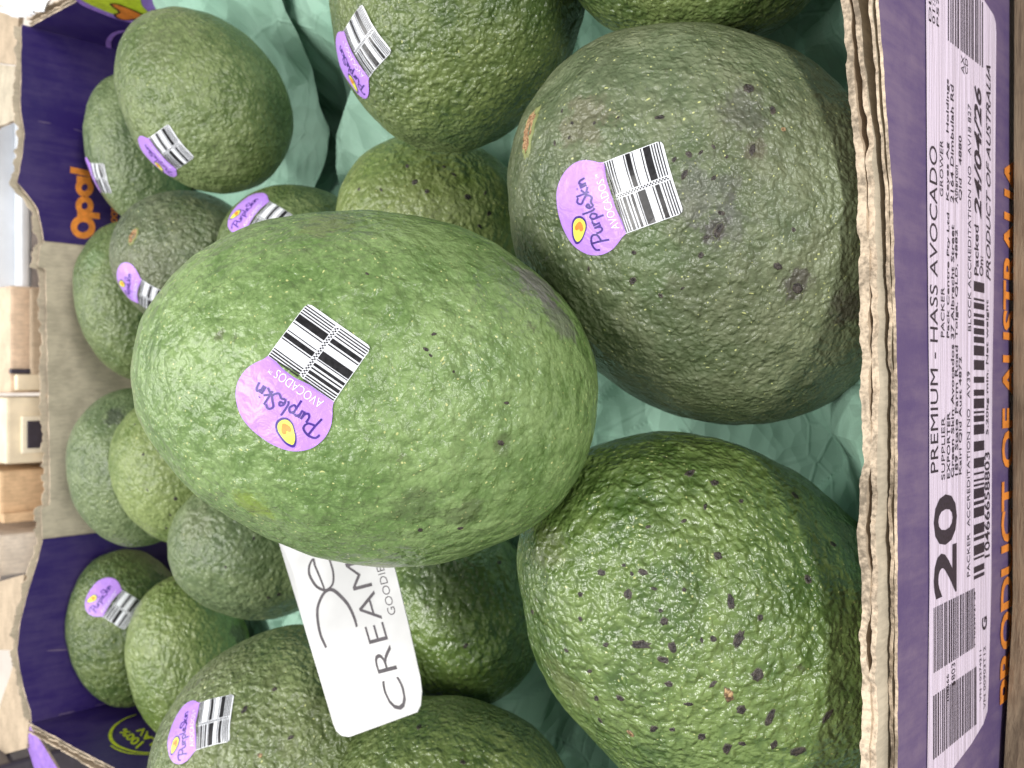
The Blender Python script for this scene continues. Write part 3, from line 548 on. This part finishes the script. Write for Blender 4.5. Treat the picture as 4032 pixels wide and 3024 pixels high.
quad_text(T, '100% Australian', (c[0][0], c[0][1]), (c[1][0], c[0][1]), (c[1][0], c[2][1]), (c[0][0], c[2][1]), .02)
T.build('orange_lettering', wall_map(BY-.4), [M['orange']], tray)
# side walls
def side_wall(x, sgn, y0, y1):
    sy = np.arange(y0, y1, 1.0); zt = 96+.6*n1(sy/30., int(9+sgn)); o = sheet('side_wall', 0*sy+x, sy, 0, zt, .7, [M['purple'], K, KE], tray, .0, .2, 61+int(sgn), nrm=(sgn, 0))
    sheet('liner', 0*sy+x+sgn*2.2, sy, 20, zt-.4, .6, [KI, K, KE], o, .4, .8, 66+int(sgn), nrm=(sgn, 0))
    sheet('outer_liner', 0*sy+x+sgn*4.6, sy, 0, zt, .7, [K, M['purple'], KE], o, .6, .5, 69+int(sgn), nrm=(sgn, 0))
    return o
sR = side_wall(XR, 1, 1.5, BY+4); sL = side_wall(XL, -1, 1.5, BY+4)
def SW(px, py, x): p = on_plane(px, py, (x, 0, 0), np.array([1., 0, 0])); return (p[1], p[2])
def side_map(x): return lambda p: np.stack([np.full(len(p), x), p[:, 0], p[:, 1]], 1)
E_ = Print(); body = [(280, -30), (300, 0), (330, 22), (390, 48), (450, 70), (520, 88), (580, 92), (640, 70), (660, 30), (640, -30), (560, -60), (420, -70)]
E_.add(shape2d(smooth_line([SW(*p, XR) for p in body], 4, True)), 0); E_.build('emblem_outline', side_map(XR-.25), [M['lilac']], tray)
E_ = Print(); body = [(312, -20), (345, 10), (400, 35), (460, 58), (520, 75), (570, 78), (590, 55), (560, 20), (540, -20), (440, -40)]
E_.add(shape2d(smooth_line([SW(*p, XR) for p in body], 4, True)), 0); E_.build('emblem', side_map(XR-.4), [M['lime']], tray)
ht = [(435, 12), (462, 12), (490, 22), (530, 38), (562, 58), (530, 70), (495, 74), (462, 66), (452, 52), (470, 42)]
E_ = Print(); E_.add(shape2d(smooth_line([SW(*p, XR) for p in ht], 4, True)), 0); E_.build('emblem_heart', side_map(XR-.55), [M['heart']], tray)
E_ = Print(); E_.add(ribbon(smooth_line([SW(*p, XR) for p in ht], 4, True), .9, True)); E_.build('heart_outline', side_map(XR-.7), [M['black']], tray)
E_ = Print()
for L, w in (([(448, 215), (430, 190), (428, 160), (445, 135), (475, 122), (510, 120)], 2.6), ([(700, 28), (675, 15), (665, -5), (690, -20), (730, -20)], 2.2), ([(760, -20), (800, 10), (870, 30), (868, 60)], 2.2), ([(800, 10), (830, 60), (860, 62)], 1.8)):
    E_.add(ribbon(smooth_line([SW(*p, XR) for p in L], 5), w))
E_.build('lilac_lettering', side_map(XR-.3), [M['lilac']], tray)
# lime ring and upside-down lettering on the left wall
zs = 600/1900.
E_ = Print()
def LW(a, b): return SW(a*zs, 2500+b*zs, XL)
for L, w in (([(1700, 1000), (1560, 1050), (1440, 1130), (1380, 1220), (1385, 1310), (1450, 1380), (1560, 1430), (1700, 1465), (1900, 1475), (2100, 1440)], 1.7), ([(1380, 1385), (1450, 1430), (1560, 1470), (1680, 1490), (1900, 1500)], 1.2)):
    E_.add(ribbon(smooth_line([LW(*p) for p in L], 6), w, taper=True))
quad_text(E_, '100%', LW(1800, 1340), LW(1560, 1165), LW(1480, 1215), LW(1700, 1430), .03)
quad_text(E_, 'FLAV', LW(2010, 1390), LW(1770, 1135), LW(1690, 1200), LW(1930, 1450), .03)
E_.build('lime_print', side_map(XL+.3), [M['lime']], tray)
# kraft flaps folded outward behind the back rim, and the floor
def slab(name, pts, th, mat, parent, wav=.6, seed=1, n=14, along=0):
    a, b, c, d = [np.array(p, float) for p in pts]; v = []; u = np.linspace(0, 1, n)
    for side in (0, 1):
        for i in u:
            for j in u:
                p = (1-i)*(1-j)*a+i*(1-j)*b+i*j*c+(1-i)*j*d; v.append(p+np.array([0, 0, -th*side+wav*float(noise3(np.array([p/16.]), seed)[0])]))
    f = []; mi = []; R = lambda s, i, j: s*n*n+i*n+j
    for i in range(n-1):
        for j in range(n-1): f.append((R(0, i, j), R(0, i+1, j), R(0, i+1, j+1), R(0, i, j+1))); f.append((R(1, i, j), R(1, i, j+1), R(1, i+1, j+1), R(1, i+1, j))); mi += [0, 0]
        for q_ in ((R(0, i, 0), R(1, i, 0), R(1, i+1, 0), R(0, i+1, 0)), (R(0, i+1, n-1), R(1, i+1, n-1), R(1, i, n-1), R(0, i, n-1)), (R(0, 0, i+1), R(1, 0, i+1), R(1, 0, i), R(0, 0, i)), (R(0, n-1, i), R(1, n-1, i), R(1, n-1, i+1), R(0, n-1, i+1))): f.append(q_); mi.append(1)
    return mk(name, v, f, [mat, KE], parent, mi)
Z = lambda px, py, z: on_z(px, py, z)
slab('torn_flap', [Z(78, 62, 92), Z(66, 255, 92), Z(-60, 240, 86), Z(-60, 40, 86)], 2.5, K, tray, 1.2, 71)
slab('torn_flap', [Z(62, 262, 90), Z(55, 470, 90), Z(-40, 520, 80), Z(-40, 250, 80)], 2.0, KI, tray, 1.4, 72)
slab('torn_flap', [Z(96, 2262, 91), Z(66, 2560, 93), Z(-60, 2560, 84), Z(-40, 2300, 84)], 2.2, K, tray, .7, 73)
slab('torn_flap', [Z(66, 2563, 93), Z(112, 2830, 93), Z(108, 2945, 92), Z(-60, 2990, 84)], 2.2, K, tray, .7, 74)
slab('tray_floor', [(XL, 2, 3), (XR, 2, 3), (XR, BY, 3), (XL, BY, 3)], 2.5, KI, tray, .2, 75)
slab('outer_flap', [Z(118, 2855, 94), Z(250, 3060, 95), Z(150, 3060, 88), Z(108, 2945, 90)], 1.2, M['lilac'], tray, 1.0, 76)

# ---------------------------------------------------------------- green tissue
def tri(x): return np.abs((x % 1)-.5)*2
gx, gy = np.meshgrid(np.linspace(XL+2, XR-1.5, 330), np.linspace(9.5, 400, 370), indexing='ij')
p3 = np.stack([gx, gy, 0*gx], -1)
wx = gx+14*noise3(p3/60., 1); wy = gy+14*noise3(p3/60., 2)
def facets(step, amp, seed, jit=.75):
    R_ = random.Random(seed); pts = []; zz = []
    for a in np.arange(XL-step, XR+2*step, step):
        for b in np.arange(-step, 420+step, step): pts.append(Vector((a+R_.uniform(-1, 1)*jit*step*.5, b+R_.uniform(-1, 1)*jit*step*.5))); zz.append(R_.uniform(-1, 1)*amp)
    r = delaunay_2d_cdt(pts, [], [], 0, 1e-6); z = np.zeros_like(wx)
    vv = np.array([(p.x, p.y) for p in r[0]]); zz = np.array([zz[o[0]] for o in r[3]])
    for t in r[2]:
        A_, B_, C_ = vv[list(t)]; lo = vv[list(t)].min(0); hi = vv[list(t)].max(0)
        mk_ = np.nonzero((wx >= lo[0]) & (wx <= hi[0]) & (wy >= lo[1]) & (wy <= hi[1])); px_ = wx[mk_]; py_ = wy[mk_]
        D = (B_[1]-C_[1])*(A_[0]-C_[0])+(C_[0]-B_[0])*(A_[1]-C_[1])
        if abs(D) < 1e-9 or not len(px_): continue
        l1 = ((B_[1]-C_[1])*(px_-C_[0])+(C_[0]-B_[0])*(py_-C_[1]))/D; l2 = ((C_[1]-A_[1])*(px_-C_[0])+(A_[0]-C_[0])*(py_-C_[1]))/D; l3 = 1-l1-l2
        ok = (l1 >= -1e-6) & (l2 >= -1e-6) & (l3 >= -1e-6); z[mk_[0][ok], mk_[1][ok]] = l1[ok]*zz[t[0]]+l2[ok]*zz[t[1]]+l3[ok]*zz[t[2]]
    return z
wx = gx+3*noise3(p3/40., 1); wy = gy+3*noise3(p3/40., 2)
hz = 33+5*noise3(p3/80., 3)+facets(48, 22, 5)+facets(22, 9, 6)+facets(10, 2.6, 8)
hz = hz-52*np.exp(-(((gx+8)/50)**2+((gy-100)/46)**2))-15*np.exp(-(((gx-100)/45)**2+((gy-65)/60)**2))
rr = np.clip((gx-(XR-62))/58, 0, 1); hz = hz+48*rr**1.5*np.clip((372-gy)/35, 0, 1)
ff = np.clip((56-gy)/46, 0, 1); hz = hz+np.interp(gx, [-184, -60, -46, -14, 0, 80, 95, 184], [18, 18, 50, 48, 8, 8, 44, 44])*ff**1.1*(.85+.15*noise3(p3/40., 8))
hz = hz-14*np.clip((gy-330)/60, 0, 1)*np.clip((110-gx)/30, 0, 1)
hz = np.maximum(hz, 5.5+.5*noise3(p3/9., 4))
n_, m_ = gx.shape; idx = np.arange(n_*m_).reshape(n_, m_)
fc = np.stack([idx[:-1, :-1], idx[1:, :-1], idx[1:, 1:], idx[:-1, 1:]], -1).reshape(-1, 4)
tis = mk('tissue_paper', np.stack([gx, gy, hz], -1).reshape(-1, 3), fc.tolist(), [M['tissue']], None, smooth=False)
sel = (gx > 78) & (gy > 268) & (gy < 386)
i0, i1 = np.nonzero(sel.any(1))[0][[0, -1]]; j0, j1 = np.nonzero(sel.any(0))[0][[0, -1]]
fxg, fyg = gx[i0:i1, j0:j1], gy[i0:i1, j0:j1]; fz = np.maximum(hz[i0:i1, j0:j1], 30)*.5+.5*(40+np.clip((fxg-120)/58, 0, 1)**1.4*46)+5+1.5*noise3(np.stack([fxg, fyg, 0*fxg], -1)/12., 91)
fyg = fyg+9*noise3(np.stack([fxg, 0*fyg, 0*fxg], -1)/26., 92)-.22*(fxg-120)
idx2 = np.arange(fxg.size).reshape(fxg.shape); fc2 = np.stack([idx2[:-1, :-1], idx2[1:, :-1], idx2[1:, 1:], idx2[:-1, 1:]], -1).reshape(-1, 4)
mk('folded_layer', np.stack([fxg, fyg, fz], -1).reshape(-1, 3), fc2.tolist(), [M['tissue']], tis)
tag(tis, 'crumpled pale green tissue paper lining the tray under the avocados', 'tissue paper')

# ---------------------------------------------------------------- white card
k0, k1, k2 = Z(740*V, 1590*V, 137.), Z(617*V, 1172*V, 118.), Z(855*V, 1235*V, 114.)
cp0 = k0; card_n = np.cross(k1-k0, k2-k0); card_n *= np.sign(card_n[2])/np.linalg.norm(card_n)
def CP(px, py): return on_plane(px, py, cp0, card_n)
ca = CP(735*V, 1590*V); cb_ = CP(617*V, 1172*V); ce = cb_-ca; ce /= np.linalg.norm(ce); cf = np.cross(card_n, ce)   # reading direction, and up across the card
def C2(vx, vy): d = CP(vx*V, vy*V)-ca; return (float(np.dot(d, ce)), float(np.dot(d, cf)))
def card_map(off):
    return lambda p: ca+p[:, :1]*ce+p[:, 1:]*cf+card_n*(off+2.2*((p[:, :1]-25)/25)**2*np.sign(p[:, :1]-25)*.5)
out = [C2(606, 1130), C2(617, 1172), C2(655, 1340), C2(700, 1500), C2(716, 1562), C2(722, 1578), C2(733, 1588), C2(748, 1590), C2(820, 1563), C2(893, 1535), C2(901, 1520), C2(905, 1490), C2(903, 1460), C2(882, 1350), C2(855, 1235), C2(846, 1195)]
cp = Print(); cp.add(shape2d(out, 4.))
card = cp.build('printed_card', card_map(0), [M['card']], None)
sol = card.modifiers.new('thickness', 'SOLIDIFY'); sol.thickness = .0004; sol.offset = -1
tag(card, 'white printed card with thin grey letters poking out under the biggest avocado', 'card')
zc = lambda x, y: C2((1000+x/1.476)/V, (1900+y/1.476)/V)
T = Print()
quad_text(T, 'CREAM', zc(890, 1300), zc(650, 450), zc(540, 480), zc(780, 1330), -.012)
T.build('card_lettering', card_map(.08), [M['grey']], card)
T = Print(); quad_text(T, 'GOODIE', zc(826, 765), zc(757, 485), zc(716, 497), zc(783, 775), -.01); T.build('small_lettering', card_map(.08), [M['grey']], card)
T = Print()
ze = lambda x, y: C2((1150+x/4.147)/V, (2150+y/4.147)/V)
for L, w_ in (([(560, 1660), (470, 1450), (430, 1200), (440, 1000), (520, 820), (600, 740), (690, 730), (800, 820), (920, 960), (1010, 1150), (1060, 1320)], 1.1), ([(555, 715), (490, 520), (430, 350), (408, 250), (345, 350), (332, 480), (380, 600), (450, 690), (560, 735), (650, 690), (700, 600), (706, 450), (675, 300), (630, 160)], .85)):
    T.add(ribbon(smooth_line([ze(*p) for p in L], 6), w_, taper=True))
T.build('script_lettering', card_map(.08), [M['grey']], card)

# ---------------------------------------------------------------- display shelf and things behind
def box(name, c, size, mat, parent, rot=0., bev=1.5):
    b = bmesh.new(); bmesh.ops.create_cube(b, size=1); bmesh.ops.scale(b, vec=Vector(size), verts=b.verts)
    bmesh.ops.bevel(b, geom=b.edges[:], offset=bev, segments=2, affect='EDGES', profile=.6)
    bmesh.ops.rotate(b, cent=(0, 0, 0), matrix=Matrix.Rotation(rot, 3, 'Z'), verts=b.verts)
    v = np.array([p.co[:] for p in b.verts])+np.array(c); f = [[q_.index for q_ in g.verts] for g in b.faces]; b.free()
    return mk(name, v, f, [mat], parent)
def plank(y0, y1, x0, x1, zt0, zt1, th):              # a wooden board with a slightly skew top
    n = 40; xs = np.linspace(x0, x1, n); v = []; f = []
    for i, x in enumerate(xs):
        zt = float(np.interp(x, [-190, -108, -86, -66, 190], [17, 11.5, 6.5, 2.6, .2]))+.3*float(n1(x/11., 4)); e = .5*float(n1(x/17., 6))
        v += [(x, y0+e, zt-th), (x, y0+e, zt-1.2), (x, y0+1.2+e, zt), (x, y1, zt), (x, y1, zt-th)]
    for i in range(n-1):
        for j in range(5): f.append((i*5+j, (i+1)*5+j, (i+1)*5+(j+1) % 5, i*5+(j+1) % 5))
    return v, f+[(0, 1, 2, 3, 4), tuple(range(5*n-1, 5*n-6, -1))]
v, f = plank(-70, -1.6, -190, 190, 0, 0, 14); ledge = mk('wooden_ledge', v, f, [M['wood']]); tag(ledge, 'brown weathered wooden ledge in front of the purple tray wall', 'ledge')
sh = mk('shelf_floor', [(-900, -300, -14), (900, -300, -14), (900, 1500, -14), (-900, 1500, -14)], [(0, 1, 2, 3)], [M['shelf']]); tag(sh, kind='structure')
def at(px, py, y): p = on_y(px, py, y); return p
def carton(name, label, cat, px0, px1, py, y, mat, depth=70, flaps=True, extra=None):
    a = at(px1, py[0], y); b = at(px0, py[1], y); x0, x1 = sorted((a[0], b[0])); zt = at(px0, sum(py)/2, y)[2]
    e = empty(name, ((x0+x1)/2, y+depth/2, -13)); tag(e, label, cat)
    h = zt+13; box('carton_body', ((x0+x1)/2, y+depth/2, -13+h/2), (x1-x0-1, depth, h), mat, e, 0, 2)
    return e, x0, x1, zt
# white price rail running behind the tray on the right
e = empty('price_rail', (150, 640, -13)); tag(e, 'white plastic shelf price rail behind the torn right part of the tray', 'price rail')
a = at(20, 790, 600); box('rail_face', (a[0]+10, 603, a[2]-34), (150, 6, 120), M['rail'], e); box('rail_lip', (a[0]+10, 594, a[2]-8), (150, 12, 5), M['rail'], e); box('rail_strip', (a[0]+10, 598.5, a[2]-26), (150, 2, 20), M['greyplastic'], e, 0, .5)
e, x0, x1, zt = carton('brown_carton', 'brown cardboard carton standing behind the middle of the tray', 'carton', 40, 180, (1130, 1550), 560, M['brown'])
box('front_fold', ((x0+x1)/2, 557.5, zt-16), (x1-x0-4, 4, 10), K, e); box('gap_shade', (x0+14, 558.2, zt-30), (3, 3, 62), M['dark'], e, 0, .5); box('side_fold', (x0+7, 557.2, zt-34), (10, 5, 64), M['cream'], e, 0, 1)  # the dark strip is a solid bar standing in for shade in a gap
e, x0, x1, zt = carton('cream_carton', 'cream carton with a dark window behind the tray', 'carton', 25, 190, (1560, 1832), 548, M['cream'])
a = at(150, 1710, 547); box('window', (a[0], 546.6, a[2]-6), (17, 2, 26), M['dark'], e, 0, .5); box('window_frame', (a[0], 547.2, a[2]-6), (23, 2, 32), flat('cream_frame', (.85, .78, .62), .5, .03), e, 0, .6)
e, x0, x1, zt = carton('orange_brown_carton', 'orange brown carton behind the tray between the cream and the speckled ones', 'carton', 0, 190, (1840, 2062), 556, M['tanbox'])
box('lid_edge', (x0+3.5, 553.2, zt-30), (6, 5, 60), M['tanbox'], e, 0, 1)
e, x0, x1, zt = carton('speckled_carton', 'pale speckled carton behind the left part of the tray', 'carton', -5, 180, (2085, 2275), 556, M['pale'])
box('lid', ((x0+x1)/2, 590, zt+2), (x1-x0+1, 76, 4), M['pale'], e, 0, 1)
e, x0, x1, zt = carton('grey_crate', 'grey plastic crate behind the kraft flap at the left end', 'crate', -20, 100, (2290, 2520), 575, M['greyplastic'])
box('top_rim', ((x0+x1)/2, 573, zt-3), (x1-x0+4, 6, 7), M['cream'], e, 0, 1)
# crumpled white film by the back right corner
gx, gy = np.meshgrid(np.linspace(0, 1, 60), np.linspace(0, 1, 60), indexing='ij')
c4 = [Z(60, 70, 97), Z(190, 45, 97), Z(260, -90, 96), Z(-60, -60, 80)]
pp = ((1-gx)*(1-gy))[..., None]*c4[0]+(gx*(1-gy))[..., None]*c4[1]+(gx*gy)[..., None]*c4[2]+((1-gx)*gy)[..., None]*c4[3]
hh = 4*noise3(pp/14., 5)+5*(tri(pp[..., 0]/17.+.7*noise3(pp/20., 6))-.5)+3*(tri((pp[..., 0]+pp[..., 1])/11.+noise3(pp/15., 7))-.5)
pp[..., 2] += hh+2; idx = np.arange(3600).reshape(60, 60); fc = np.stack([idx[:-1, :-1], idx[1:, :-1], idx[1:, 1:], idx[:-1, 1:]], -1).reshape(-1, 4)
fl = mk('plastic_film', pp.reshape(-1, 3), fc.tolist(), [M['film']], None, smooth=True); tag(fl, 'crumpled shiny white plastic film beside the torn back right corner', 'plastic film')

e, x0, x1, zt = carton('dark_corner_box', 'black box filling the dark far left corner behind the kraft flap', 'crate', -60, 128, (2975, 3160), 480, M['dark'])  # plain black box put in for the dark gap at this corner
box('top_rim', ((x0+x1)/2, 478, zt-3), (x1-x0+3, 5, 6), M['black'], e, 0, 1)
